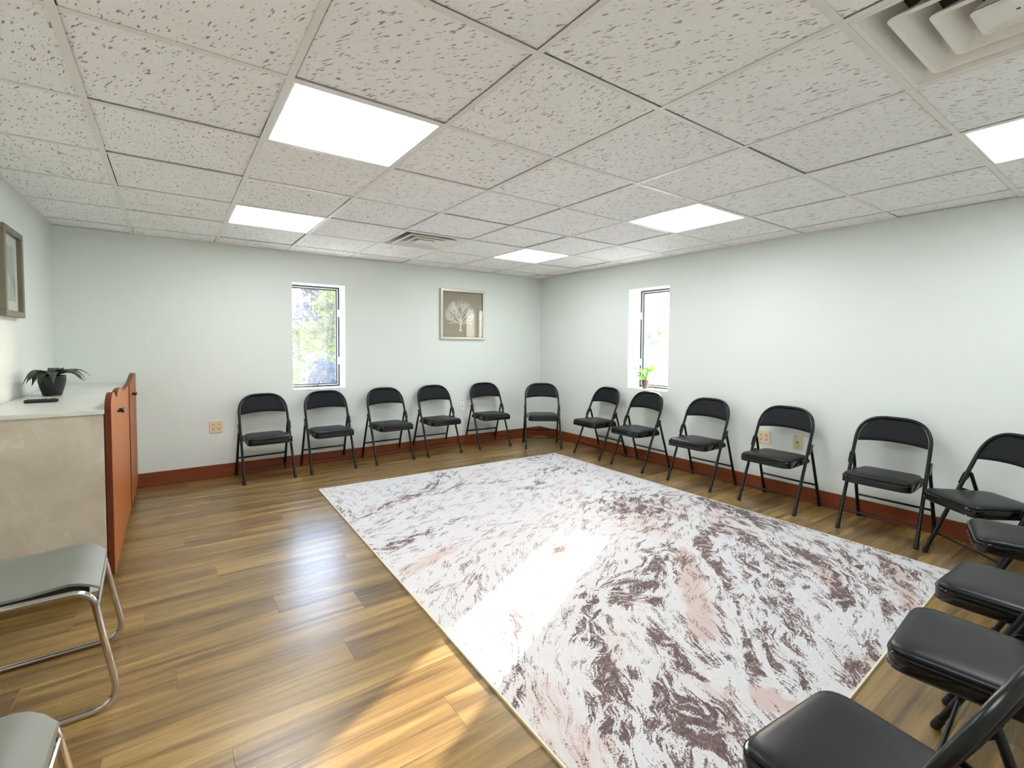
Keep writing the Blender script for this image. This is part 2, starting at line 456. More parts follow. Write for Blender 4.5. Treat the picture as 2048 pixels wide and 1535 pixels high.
# wall angle trim round the ceiling
structure(MB().box(L, W, D-0.022, D, H-0.001, H+0.003).make('trim_1', 'rail'))
structure(MB().box(W-0.022, W, F, D-0.022, H-0.001, H+0.003).make('trim_2', 'rail'))
structure(MB().box(L, L+0.022, F, D-0.022, H-0.001, H+0.003).make('trim_3', 'rail'))
structure(MB().box(L+0.022, W-0.022, F, F+0.022, H-0.001, H+0.003).make('trim_4', 'rail'))

# ------------------------------------------------------------------ windows
def window(name, to, wid, z0, z1, hinge_right, crank):
    """to(u, d, z): u across 0..wid, d depth outward from the inner wall face"""
    fd0, fd1, fw = 0.205, 0.250, 0.016
    def pb(m, u0, u1, d0, d1, a, b, bev=0.003):
        c = MB().bbox(u0, u1, d0, d1, a, b, bev, 1); m.add([to(*v) for v in c.v], c.f)
    m = MB()
    pb(m, 0, wid, fd0, fd1, z0, z0+fw); pb(m, 0, wid, fd0, fd1, z1-fw, z1)
    pb(m, 0, fw, fd0, fd1, z0+fw, z1-fw); pb(m, wid-fw, wid, fd0, fd1, z0+fw, z1-fw)
    root = structure(m.make(name, 'win_frame'))
    s = MB(); g = fw+0.005; sw = 0.017
    pb(s, g, wid-g, fd0+0.012, fd1-0.008, z0+g, z0+g+sw); pb(s, g, wid-g, fd0+0.012, fd1-0.008, z1-g-sw, z1-g)
    pb(s, g, g+sw, fd0+0.012, fd1-0.008, z0+g+sw, z1-g-sw); pb(s, wid-g-sw, wid-g, fd0+0.012, fd1-0.008, z0+g+sw, z1-g-sw)
    s.make('sash', 'win_frame', root)
    st = MB()
    for d, w_ in ((fd0+0.004, 0.004),):
        pb(st, g-0.003, g+0.003, d, d+0.01, z0+g, z1-g, 0.001); pb(st, wid-g-0.003, wid-g+0.003, d, d+0.01, z0+g, z1-g, 0.001)
        pb(st, g, wid-g, d, d+0.01, z1-g-0.003, z1-g+0.003, 0.001); pb(st, g, wid-g, d, d+0.01, z0+g-0.003, z0+g+0.003, 0.001)
    st.make('weather_strip', 'trim_white', root)
    p = MB(); pb(p, g+sw-0.004, wid-g-sw+0.004, fd0+0.026, fd0+0.030, z0+g+sw-0.004, z1-g-sw+0.004, 0.0005)
    p.make('pane', 'pane', root)
    hu = wid-fw*0.6 if hinge_right else fw*0.6
    for hz in (z0+(z1-z0)*0.26, z0+(z1-z0)*0.74):
        h = MB(); pb(h, hu-0.008, hu+0.008, fd0-0.012, fd0, hz-0.04, hz+0.04, 0.003)
        h.make('latch', 'trim_white', root)
    if crank:
        c = MB(); u = wid*0.52
        pb(c, u-0.055, u+0.055, fd0-0.03, fd0, z0+0.002, z0+0.02, 0.004)
        k = MB().tube([(u, fd0-0.02, z0+0.015), (u+0.01, fd0-0.035, z0+0.03), (u+0.035, fd0-0.03, z0+0.07)], 0.005, 8)
        c.add([to(*v) for v in k.v], k.f)
        c.make('crank_handle', 'win_frame', root, smooth=True)
    return root
window('window_1', lambda u, d, z: (W1[0]+u, D+d, z), W1[1]-W1[0], W1[2], W1[3], True, True)
window('window_2', lambda u, d, z: (W+d, W2[1]-u, z), W2[1]-W2[0], W2[2], W2[3], False, False)

# ------------------------------------------------------------------ ceiling lights and vents
def ceiling_light(ci, cj, label):
    cx, cy = (ci+0.5)*T, (cj+0.5)*T
    t = tag(empty('ceiling_light', (cx, cy, H)), label, 'light', 'square LED ceiling panels')
    h = T/2-RW-0.001; w = 0.010
    m = MB()
    for (x0, x1, y0, y1) in ((-h, h, -h, -h+w), (-h, h, h-w, h), (-h, -h+w, -h+w, h-w), (h-w, h, -h+w, h-w)):
        m.bbox(x0, x1, y0, y1, 0.001, 0.03, 0.0015, 1)
    m.make('frame', 'trim_white', t)
    MB().box(-h+w, h-w, -h+w, h-w, 0.006, 0.012).make('diffuser', 'panel', t)
    return t
ceiling_light(-1, 1, 'large bright square ceiling panel nearest the camera, above the bare wood floor')
ceiling_light(-1, 4, 'bright square ceiling panel between the back window and the large near panel')
ceiling_light(3, 1, 'bright square ceiling panel near the right wall, above the chairs by the window')
ceiling_light(3, 4, 'smallest bright square ceiling panel, beside the far corner of the room')
ceiling_light(3, -2, 'bright square ceiling panel cut by the right edge, beside the big near vent')
ceiling_light(-1, -2, 'square ceiling panel over the grey chairs, out of the picture')

def vent(ci, cj, label):
    cx, cy = (ci+0.5)*T, (cj+0.5)*T
    t = tag(empty('ceiling_vent', (cx, cy, H)), label, 'vent', 'square louvred ceiling vents')
    def ring(sections, rads, mat, name):
        # sections: list of (half, z); a rounded-square sweep
        m = MB(); n = 6; vs = []; fs = []
        for (h, z), r in zip(sections, rads):
            for (sx, sy, a0) in ((1, 1, 0), (-1, 1, 90), (-1, -1, 180), (1, -1, 270)):
                for k in range(n):
                    a = R(a0+90*k/(n-1)); vs.append((sx*(h-r)+r*math.cos(a), sy*(h-r)+r*math.sin(a), z))
        c = 4*n
        for i in range(len(sections)-1):
            for k in range(c): fs.append((i*c+k, i*c+(k+1) % c, (i+1)*c+(k+1) % c, (i+1)*c+k))
        m.add(vs, fs); return m.make(name, mat, t, smooth=True)
    h = T/2-RW-0.001
    ring([(h, 0.02), (h, 0.0), (h-0.014, -0.001), (h-0.05, 0.045), (h-0.075, 0.085), (h-0.078, 0.085), (h-0.054, 0.046), (h-0.018, 0.004), (h, 0.02)], [0.004]*9, 'vent', 'frame')
    for hb in (0.226, 0.152):
        ring([(hb, -0.004), (hb-0.014, -0.008), (hb-0.02, -0.003), (hb-0.055, 0.036), (hb-0.072, 0.07), (hb-0.076, 0.07), (hb-0.06, 0.038), (hb-0.01, 0.004), (hb, -0.004)],
             [0.022, 0.016, 0.014, 0.01, 0.008, 0.008, 0.01, 0.018, 0.022], 'vent', 'louver')
    c = ring([(0.082, -0.006), (0.07, -0.010), (0.064, -0.006), (0.0305, -0.005), (0.004, -0.005)], [0.016, 0.012, 0.01, 0.005, 0.001], 'vent', 'center_plate')
    ring([(0.084, -0.005), (0.07, 0.01), (0.035, 0.05)], [0.016, 0.01, 0.006], 'vent', 'center_cone')
    MB().box(-h, h, -h, h, 0.088, 0.094).make('duct_cover', 'dark_void', t)
    return t
vent(1, -2, 'large louvred ceiling vent in the top right corner of the picture')
vent(1, 4, 'small far louvred ceiling vent above the framed tree picture')

# ------------------------------------------------------------------ rug
STROKES = [  # veins: (points, half width, darkness)
 ([(1.9,1.24),(2.12,1.28),(2.02,1.07)],0.125,0.66),
 ([(1.42,0.61),(1.57,0.62),(1.56,0.52)],0.061,0.5),
 ([(0.89,0.39),(1.05,0.41),(1.17,0.42),(1.43,0.49)],0.054,0.62),
 ([(0.92,0.33),(0.98,0.25),(0.97,0.18)],0.033,0.55),
 ([(2.59,0.97),(2.55,0.8),(2.52,0.65),(2.5,0.49)],0.072,0.66),
 ([(1.98,0.62),(1.7,0.42),(1.51,0.24),(1.38,0.1),(1.23,-0.03),(1.06,-0.14),(0.96,-0.21),(0.86,-0.29)],0.03,0.8),
 ([(2.09,0.61),(2.17,0.49),(1.98,0.23),(1.91,0.06),(1.73,-0.09),(1.5,-0.17)],0.08,0.56),
 ([(1.86,0.31),(1.67,0.08),(1.5,-0.06)],0.074,0.42),
 ([(1.42,-0.05),(1.34,-0.17),(1.28,-0.26),(1.16,-0.35)],0.046,0.46),
 ([(1.29,-0.07),(1.11,-0.2),(1.02,-0.3)],0.032,0.5),
 ([(0.92,-0.23),(0.95,-0.28),(0.89,-0.35)],0.035,0.66),
 ([(2.22,0.13),(2.14,0.01),(2.01,-0.15),(1.83,-0.24),(1.74,-0.3)],0.03,0.8),
 ([(2.43,-0.07),(2.15,-0.24),(2.06,-0.32),(1.8,-0.45)],0.017,0.6),
 ([(2.52,0.12),(2.32,-0.05),(2.23,-0.15)],0.028,0.35),
 ([(2.53,-0.19),(2.43,-0.29),(2.26,-0.37)],0.04,0.5),
 ([(1.34,-0.42),(1.25,-0.49),(1.15,-0.53)],0.028,0.62),
 ([(1.46,-0.47),(1.36,-0.53)],0.025,0.52),
 ([(0.48,0.12),(0.41,0.02),(0.32,-0.05),(0.27,-0.12)],0.013,0.75),
 ([(0.76,0.1),(0.75,0.02),(0.7,-0.06),(0.7,-0.13)],0.018,0.6),
 ([(0.58,-0.12),(0.66,-0.13),(0.64,-0.18)],0.03,0.66),
 ([(0.49,-0.12),(0.4,-0.2),(0.38,-0.26),(0.39,-0.34),(0.44,-0.39),(0.42,-0.45)],0.028,0.74),
 ([(0.52,-0.23),(0.56,-0.31),(0.54,-0.35),(0.47,-0.34)],0.03,0.74),
 ([(0.44,-0.25),(0.47,-0.32)],0.03,0.6),
 ([(1.05,-0.37),(0.94,-0.44)],0.012,0.6),
 ([(0.26,-0.13),(0.2,-0.21),(0.14,-0.27)],0.012,0.45),
 ([(0.48,-0.03),(0.33,-0.13),(0.24,-0.22)],0.005,0.55),
 ([(0.87,0.02),(0.82,-0.06),(0.78,-0.14)],0.017,0.45),
 ([(0.2,-0.12),(0.15,-0.22)],0.019,0.5),
 ([(.05,2.62),(.06,2.45),(.09,2.28)],.05,.40), ([(.12,2.19),(.32,2.24),(.56,2.50)],.035,.42), ([(.50,2.36),(.62,2.42),(.86,2.53),(1.21,2.87)],.05,.44),
 ([(.85,2.35),(1.15,2.5)],.03,.36),
 ([(.02,1.57),(.2,1.60),(.38,1.66)],.06,.46), ([(.45,1.70),(.70,1.74)],.014,.60), ([(1.57,2.04),(1.76,2.12)],.022,.45),
 ([(2.28,2.90),(2.45,2.92),(2.61,2.97)],.05,.42), ([(1.94,2.27),(2.14,2.41),(2.52,2.57)],.04,.38), ([(2.3,2.2),(2.55,2.38)],.04,.3),
 ([(1.32,2.40),(1.60,2.36)],.03,.32), ([(.80,.50),(.75,.46),(.59,.29),(.49,.13),(.32,-.04),(.2,-.2)],.022,.62), ([(.46,.24),(.54,.28)],.012,.55),
 ([(.2,.35),(.05,.1)],.03,.34), ([(2.1,1.55),(2.45,1.75)],.05,.30), ([(2.3,1.25),(2.55,1.2)],.04,.34),([(.1,1.95),(.5,2.05)],.02,.34),
 ([(.35,.55),(.15,.3),(.0,0.05)],.025,.36), ([(.3,-.3),(.15,-.5)],.03,.45), ([(1.9,.85),(1.55,.78)],.05,.3)]
WHITES = [  # clear ribbons between the veins
 ([(2.46,0.95),(1.97,0.69),(1.7,0.54),(1.52,0.33),(1.41,0.16),(1.21,-0.01),(1.04,-0.12),(0.78,-0.28),(0.64,-0.39)],0.032,1),
 ([(1.39,0.47),(1.14,0.27),(0.94,0.1),(0.81,-0.02),(0.74,-0.16),(0.68,-0.26)],0.031,1),
 ([(1.34,0.01),(1.12,-0.15),(1.01,-0.24),(0.89,-0.35),(0.84,-0.43)],0.015,1),
 ([(1.78,0.0),(1.61,-0.17),(1.39,-0.33),(1.39,-0.39),(1.53,-0.43)],0.059,0.8),
 ([(0.72,0.12),(0.58,-0.02),(0.4,-0.15)],0.037,0.7),
 ([(1.22,-0.33),(1.08,-0.44)],0.044,0.7),
 ([(1.64,-0.5),(1.85,-0.52)],0.049,0.7)]
PINKS = [
 ([(1.61,0.48),(1.29,0.25),(1.08,0.07),(0.93,-0.04)],0.063,0.8),
 ([(0.75,-0.35),(0.74,-0.4),(0.8,-0.42)],0.039,0.9),
 ([(0.62,-0.12),(0.68,-0.19),(0.64,-0.27)],0.046,0.6),
 ([(0.61,-0.33),(0.51,-0.4)],0.029,0.7),
 ([(2.18,-0.4),(2.07,-0.45),(1.98,-0.5)],0.044,1.0),
 ([(2.08,-0.05),(1.85,-0.22)],0.033,0.7),
 ([(1.32,-0.51),(1.17,-0.53)],0.039,0.6),
 ([(2.83,0.11),(2.64,-0.03)],0.046,0.5),
 ([(0.22,-0.15),(0.14,-0.21)],0.023,0.6),
 ([(2.33,1.15),(2.11,0.84)],0.085,0.5),
 ([(2.5,-0.23),(2.29,-0.34)],0.044,0.8),
 ([(0.08,1.22),(0.44,1.34)],0.05,0.55),
 ([(0.75,0.97),(1.0,0.98),(1.3,1.15)],0.06,0.4),
 ([(1.95,1.15),(1.75,0.85)],0.15,0.5),
 ([(2.35,0.7),(2.1,0.55)],0.12,0.5),
 ([(1.7,1.7),(2.0,1.9)],0.1,0.35),
 ([(0.2,2.25),(0.7,2.45)],0.07,0.4),
 ([(1.2,2.6),(1.7,2.8)],0.08,0.35),
 ([(0.1,0.1),(-0.0,-0.3)],0.08,0.45),
 ([(0.6,0.2),(0.3,-0.1)],0.05,0.4)]
def build_rug():
    TL, TR, BR, BL = map(np.array, ((.062, 3.033), (2.687, 2.951), (2.630, -.497), (-.030, -.600)))
    nu, nv = 620, 830; GK = 620/420
    u, v = np.meshgrid(np.linspace(0, 1, nu), np.linspace(0, 1, nv))
    P = (BL*(1-u[..., None])*(1-v[..., None])+BR*u[..., None]*(1-v[..., None])+TL*(1-u[..., None])*v[..., None]+TR*u[..., None]*v[..., None])
    X, Y = P[..., 0], P[..., 1]
    def seg(pts):
        best = np.full(X.shape, 9.0); ang = np.zeros(X.shape)
        for (a, b) in zip(pts[:-1], pts[1:]):
            dx, dy = b[0]-a[0], b[1]-a[1]; l2 = dx*dx+dy*dy+1e-9
            t = np.clip(((X-a[0])*dx+(Y-a[1])*dy)/l2, 0, 1)
            d = np.hypot(X-a[0]-t*dx, Y-a[1]-t*dy); m = d < best
            best[m] = d[m]; ang[m] = math.atan2(dy, dx)
        return best, ang
    rng = np.random.default_rng(5)
    def lowfreq(step, seed):
        r = np.random.default_rng(seed); step = step*GK; gy, gx = int(nv/step)+3, int(nu/step)+3
        g = r.random((gy, gx)); yy = np.arange(nv)/step; xx = np.arange(nu)/step
        iy, ix = yy.astype(int), xx.astype(int); fy = (yy-iy)[:, None]; fx = (xx-ix)[None]
        fy = fy*fy*(3-2*fy); fx = fx*fx*(3-2*fx)
        return (g[iy][:, ix]*(1-fy)*(1-fx)+g[iy+1][:, ix]*fy*(1-fx)+g[iy][:, ix+1]*(1-fy)*fx+g[iy+1][:, ix+1]*fy*fx)
    wob = (lowfreq(24, 1)-.5)*.07+(lowfreq(9, 2)-.5)*.05
    wob2 = (lowfreq(22, 3)-.5)*.10
    dens = np.zeros(X.shape); cs = np.zeros(X.shape); sn = np.zeros(X.shape)
    for pts, w, k in STROKES:
        d, a = seg(pts); wt = 1/(d*d+.01)**1.6
        cs += wt*np.cos(2*a); sn += wt*np.sin(2*a)
        dd = np.maximum(0, d+wob*min(.8, w*14))
        big = X > 0.15+.9*np.clip(Y-.2, 0, 1)
        wb = w*1.15+np.where(big, .014, 0)
        dens = np.maximum(dens, np.where(big, min(.80, k*1.1), min(.74, k*1.02))/(1+(dd/wb)**5))
        dens = np.maximum(dens, np.where(big, .50, .34)*min(1, k*1.5)/(1+(dd/(wb*1.7+.012))**4))
    pk = np.zeros(X.shape)
    for pts, w, k in PINKS:
        d, a = seg(pts); pk = np.maximum(pk, min(1, k*1.15)/(1+(np.maximum(0, d+wob2*.6)/(w*1.25))**4))
    # a little grey everywhere, more to the right and front
    base = .03+.22*np.clip((X-.3)/1.6, 0, 1)*np.clip((1.3-Y)/1.4, 0, 1)+np.maximum(0, lowfreq(30, 8)-.55)*.35
    pk = np.maximum(pk, np.clip(dens-.2, 0, 1)*.8)
    dens = np.clip(np.maximum(dens, base), 0, 1)
    for pts, w, k in WHITES:
        d, a = seg(pts); wt = 1/(d*d+.01)**1.6
        cs += wt*np.cos(2*a); sn += wt*np.sin(2*a)
        m = 1-.92*k/(1+(np.maximum(0, d+wob2*.25)/(w*.72))**6)
        dens *= m; pk *= m
    th = 0.5*np.arctan2(sn, cs)+(lowfreq(30, 4)-.5)*.8+(lowfreq(9, 6)-.5)*1.0+np.clip(dens-.25, 0, 1)*(lowfreq(6, 16)-.5)*6
    ux, uy = np.cos(th), np.sin(th)
    def lic(noise, n, su, sv):
        acc = noise.copy()
        for s in (1, -1):
            px, py = np.meshgrid(np.arange(nu, dtype=float), np.arange(nv, dtype=float))
            for _ in range(n):
                ii = np.clip(py.round().astype(int), 0, nv-1); jj = np.clip(px.round().astype(int), 0, nu-1)
                px = px+s*ux[ii, jj]; py = py+s*uy[ii, jj]
                acc += noise[np.clip(py.round().astype(int), 0, nv-1), np.clip(px.round().astype(int), 0, nu-1)]
        return acc
    nz = rng.random(X.shape); a1 = lic(nz, 6, 0, 0); 
    nz2 = lowfreq(4, 11)+.5*lowfreq(2.2, 12); a2 = lic(nz2, 9, 0, 0)
    def rank(a):
        o = np.argsort(np.argsort(a.ravel())); return (o/(a.size-1)).reshape(a.shape)
    li = rank(rank(a1)*.62+rank(a2)*.55)
    Z = .009+.0012*lowfreq(60, 21)
    Z[0, :] = Z[-1, :] = .008; Z[:, 0] = Z[:, -1] = .008
    verts = np.stack([X, Y, Z], -1).reshape(-1, 3)
    idx = np.arange(nu*nv).reshape(nv, nu)
    q = np.stack([idx[:-1, :-1], idx[:-1, 1:], idx[1:, 1:], idx[1:, :-1]], -1).reshape(-1, 4)
    me = bpy.data.meshes.new('pile')
    me.vertices.add(len(verts)); me.vertices.foreach_set('co', verts.ravel())
    me.loops.add(q.size); me.loops.foreach_set('vertex_index', q.ravel())
    me.polygons.add(len(q)); me.polygons.foreach_set('loop_start', np.arange(0, q.size, 4))
    me.update(calc_edges=True); me.validate()
    at = me.attributes.new('pattern', 'FLOAT_COLOR', 'POINT')
    col = np.stack([dens, li, pk, np.ones_like(pk)], -1).reshape(-1)
    at.data.foreach_set('color', col.astype(np.float32))
    me.materials.append(MAT['rug'])
    cx, cy = 1.3, 1.2
    root = tag(empty('area_rug', (cx, cy, 0)), 'large white rug with dark purple-brown marbled veins in the middle of the floor', 'rug')
    link('pile', me, root, (-cx, -cy, 0))
    e = MB(); c4 = [Vector((*p, 0)) for p in (BL, BR, TR, TL)]
    for i in range(4):
        a, b = c4[i], c4[(i+1) % 4]; d = (b-a).normalized(); n = Vector((-d.y, d.x, 0))
        pts = [a-d*.004-n*.004, b+d*.004-n*.004, b-d*.003+n*.003, a+d*.003+n*.003]
        e.add([(p.x, p.y, .0005) for p in pts]+[(p.x, p.y, .0105) for p in pts], [(0,3,2,1),(4,5,6,7),(0,1,5,4),(1,2,6,5),(2,3,7,6),(3,0,4,7)])
    e.make('binding', 'rug_edge', root, loc=(-cx, -cy, 0))
    MB().add([(p.x, p.y, .001) for p in c4], [(3, 2, 1, 0)]).make('backing', 'rug_edge', root, loc=(-cx, -cy, 0))
build_rug()

# ------------------------------------------------------------------ folding chairs
def rounded_outline(hw_f, hw_r, yf, yr, rf, rr, seg=6):
    pts = fillet([(hw_f, yf, 0), (-hw_f, yf, 0), (-hw_r, yr, 0), (hw_r, yr, 0)], [rf, rf, rr, rr], seg, True)
    return [(p.x, p.y) for p in pts]
def inset(poly, d):
    c = (sum(p[0] for p in poly)/len(poly), sum(p[1] for p in poly)/len(poly)); out = []
    n = len(poly)
    for i in range(n):
        a = Vector(poly[i-1]); b = Vector(poly[(i+1) % n]); t = (b-a).normalized(); nn = Vector((-t.y, t.x))
        p = Vector(poly[i])
        if nn.dot(Vector(c)-p) < 0: nn = -nn
        out.append(tuple(p+nn*d))
    return out
def loft(layers, cap=True):
    m = MB(); n = len(layers[0]); vs = [p for l in layers for p in l]; fs = []
    for i in range(len(layers)-1):
        for k in range(n): fs.append((i*n+k, i*n+(k+1) % n, (i+1)*n+(k+1) % n, (i+1)*n+k))
    if cap: fs += [tuple(range(n))[::-1], tuple((len(layers)-1)*n+k for k in range(n))]
    return m.add(vs, fs)
TOPZ, LEAN = 0.783, 0.345
def fy(z): return 0.20-LEAN*z/TOPZ
def make_folding_chair():
    t = empty('folding_chair', (0, 0, 0))
    # front frame: legs and arched back in one tube
    pts = []
    N = 14
    for s in (-1, 1):
        side = [(s*(.2145-.006*z/.6), fy(z), z) for z in (0.018, .15, .30, .45, .58)]
        arc = []
        for k in range(1, N+1):
            a = PI/2*k/N
            arc.append((s*.2085*max(0, math.cos(a))**.62, fy(.60+.172*math.sin(a)**.86), .60+.172*math.sin(a)**.86))
        pts.append(side+arc)
    path = pts[0]+pts[1][::-1][1:]
    MB().tube(path, .0112, 10).make('front_frame', 'black_metal', t, smooth=True)
    for s in (-1, 1):
        MB().tube([(s*.2145, .20, 0), (s*.2144, fy(.004), .004), (s*.2140, fy(.035), .035)], [.0125, .0142, .0135], 10).make('rubber_foot', 'rubber', t, smooth=True)
    for s in (-1, 1):
        a = Vector((s*.217, -.207, .018)); b = Vector((s*.2105, -.045, .505))
        d = (b-a).normalized()
        lg = MB().tube([a, a.lerp(b, .5), b-d*.01, b, b+d*.006], [.0110, .0108, .0100, .009, .004], 10).make('rear_leg', 'black_metal', t, smooth=True)
        MB().tube([a-d*.0185, a-d*.014, a+d*.018], [.0125, .0142, .0135], 10).make('rubber_foot', 'rubber', lg, smooth=True)
    MB().tube([(-.2145, -.207+.162*.327, .177), (.2145, -.207+.162*.327, .177)], .0080, 8).make('rear_crossbar', 'black_metal', t, smooth=True)
    MB().tube([(-.2105, fy(.128), .128), (.2105, fy(.128), .128)], .006, 8).make('front_crossbar', 'black_metal', t, smooth=True)
    # seat: pressed pan with a vinyl cushion
    o = rounded_outline(.193, .172, .262, -.115, .065, .05)
    def z_(p, z): return z+.012*(p[1]-.07)
    L0 = [(p[0], p[1], z_(p, .350)) for p in inset(o, .012)]
    L1 = [(p[0], p[1], z_(p, .350)) for p in inset(o, .004)]
    L2 = [(p[0], p[1], z_(p, .355)) for p in o]
    L3 = [(p[0], p[1], z_(p, .392)) for p in o]
    L4 = [(p[0], p[1], z_(p, .397)) for p in inset(o, .003)]
    L5 = [(p[0], p[1], z_(p, .398)) for p in inset(o, .010)]
    pan = loft([L0, L1, L2, L3, L4, L5])
    pan.tube([(p[0], p[1], z_(p, .3930)) for p in inset(o, .0008)], .0026, 6, closed=True)
    pan.tube([(p[0], p[1], z_(p, .3540)) for p in inset(o, .0008)], .0024, 6, closed=True)
    pan.make('seat_pan', 'black_pan', t, smooth=True)
    lay = []
    for d, z in ((.008, .396), (.006, .402), (.008, .408), (.016, .4135), (.032, .4175), (.06, .420), (.10, .4215)):
        lay.append([(p[0], p[1], z_(p, z)) for p in rounded_outline(.193-d, .172-d, .262-d, -.115+d, .065-d*.3, .05-d*.3)])
    loft(lay).make('seat_cushion', 'vinyl', t, smooth=True)
    # backrest pad filling the arch
    def half(z):
        if z <= .60: return .2085
        sa = min(1, ((z-.60)/.172))**(1/.86); return .2085*max(0, math.sqrt(max(0, 1-sa*sa)))**.62
    nzr, nxr = 12, 16; vs = []; fs = []
    z1 = .765
    for side in (0, 1):
        for i in range(nzr+1):
            for j in range(nxr+1):
                s = -1+2*j/nxr
                zb = .612-.016*s*s
                z = zb+(z1-zb)*i/nzr
                hw = max(.03, half(min(z+.004, .771))-.013)
                x = s*hw
                edge = min(1, min(i, nzr-i)/1.6)*min(1, (1-abs(s))/.12) if side == 0 else min(1, min(i, nzr-i)/1.6)*min(1, (1-abs(s))/.12)
                bow = -.016*(1-s*s)
                th = .012*max(0, edge)**.5
                vs.append((x, fy(z)+bow*.6+(th if side == 0 else -th), z+(th if side == 0 else -th)*.4*0))
    n1 = (nzr+1)*(nxr+1)
    for side in (0, 1):
        for i in range(nzr):
            for j in range(nxr):
                q = (side*n1+i*(nxr+1)+j, side*n1+i*(nxr+1)+j+1, side*n1+(i+1)*(nxr+1)+j+1, side*n1+(i+1)*(nxr+1)+j)
                fs.append(q if side else q[::-1])
    MB().add(vs, fs).make('backrest', 'back_fabric', t, smooth=True)
    # pivot brackets: a plate beside the seat and a knuckle outside the tube
    for s in (-1, 1):
        m = MB()
        poly = [(fy(.37)+.012, .362), (fy(.41)+.008, .410), (fy(.42), .418), (fy(.41)-.030, .410), (-.070, .388), (-.080, .362)]
        m.prism(poly, lambda u, v, w: (s*.1865+s*w, u, v), .006)
        poly = [(fy(.44)+.010, .440), (fy(.50)+.010, .500), (fy(.52)+.002, .516), (fy(.51)-.030, .512), (fy(.47)-.034, .470), (fy(.45)-.014, .442)]
        m.prism(poly, lambda u, v, w: (s*.2205+s*w, u, v), .005)
        m.make('hinge_bracket', 'black_metal', t)
    return t
proto = make_folding_chair()
def place(x, y, rz_deg, label, group, first=[True]):
    o = proto if first[0] else dup(proto)
    first[0] = False
    o.location = (x, y, 0); o.rotation_euler = (0, 0, R(rz_deg))
    tag(o, label, 'chair', group); return o
GB, GR, GN = 'folding chairs along the back wall', 'folding chairs along the right wall', 'folding chairs along the near edge of the rug'
def byfeet(mx, my, ang, label, group):
    # front-feet midpoint and the direction of the foot line seen left to right
    f = R(ang-90); d = Vector((math.cos(f), math.sin(f)))
    return place(mx-.2*d.x, my-.2*d.y, ang-180, label, group)
byfeet(-.235, 3.555, 3.0, 'leftmost black folding chair on the back wall, beside the beige four-socket outlet', GB)
byfeet(.344, 3.570, 1.5, 'black folding chair directly under the back-wall window', GB)
byfeet(.987, 3.570, 2.5, 'third black folding chair from the cabinet, between the window and the tree picture', GB)
byfeet(1.588, 3.584, 1.1, 'black folding chair below the left side of the framed tree picture', GB)
byfeet(2.281, 3.585, -4.3, 'black folding chair in front of the white cable plate and small beige outlet', GB)
byfeet(2.730, 3.206, -33.1, 'black folding chair turned square across the far corner of the room', GB)
byfeet(2.885, 2.645, -94, 'black folding chair first to the right of the far corner', GR)
byfeet(2.852, 2.040, -93.5, 'black folding chair right under the sill with the small potted plant', GR)
byfeet(2.854, 1.325, -90, 'black folding chair just right of the right-wall window', GR)
byfeet(2.853, .640, -91, 'black folding chair with two beige wall plates showing through its back', GR)
byfeet(2.860, -.070, -89, 'black folding chair right of the two beige wall plates on the right wall', GR)
byfeet(2.720, -.490, -130, 'angled black folding chair cut by the right picture edge, its leg touching its neighbour', GR)
place(2.245, -.90, 15, 'black folding chair seat farthest back in the near row, half hidden at the right edge', GN)
place(1.49, -.972, -2.5, 'black folding chair seat at the near right corner of the rug', GN)
place(.915, -.985, 4, 'black folding chair second nearest the camera, with a glossy seat rim', GN)
place(.190, -.950, -5, 'nearest black folding chair at the bottom of the picture, blue sheen on its seat', GN)

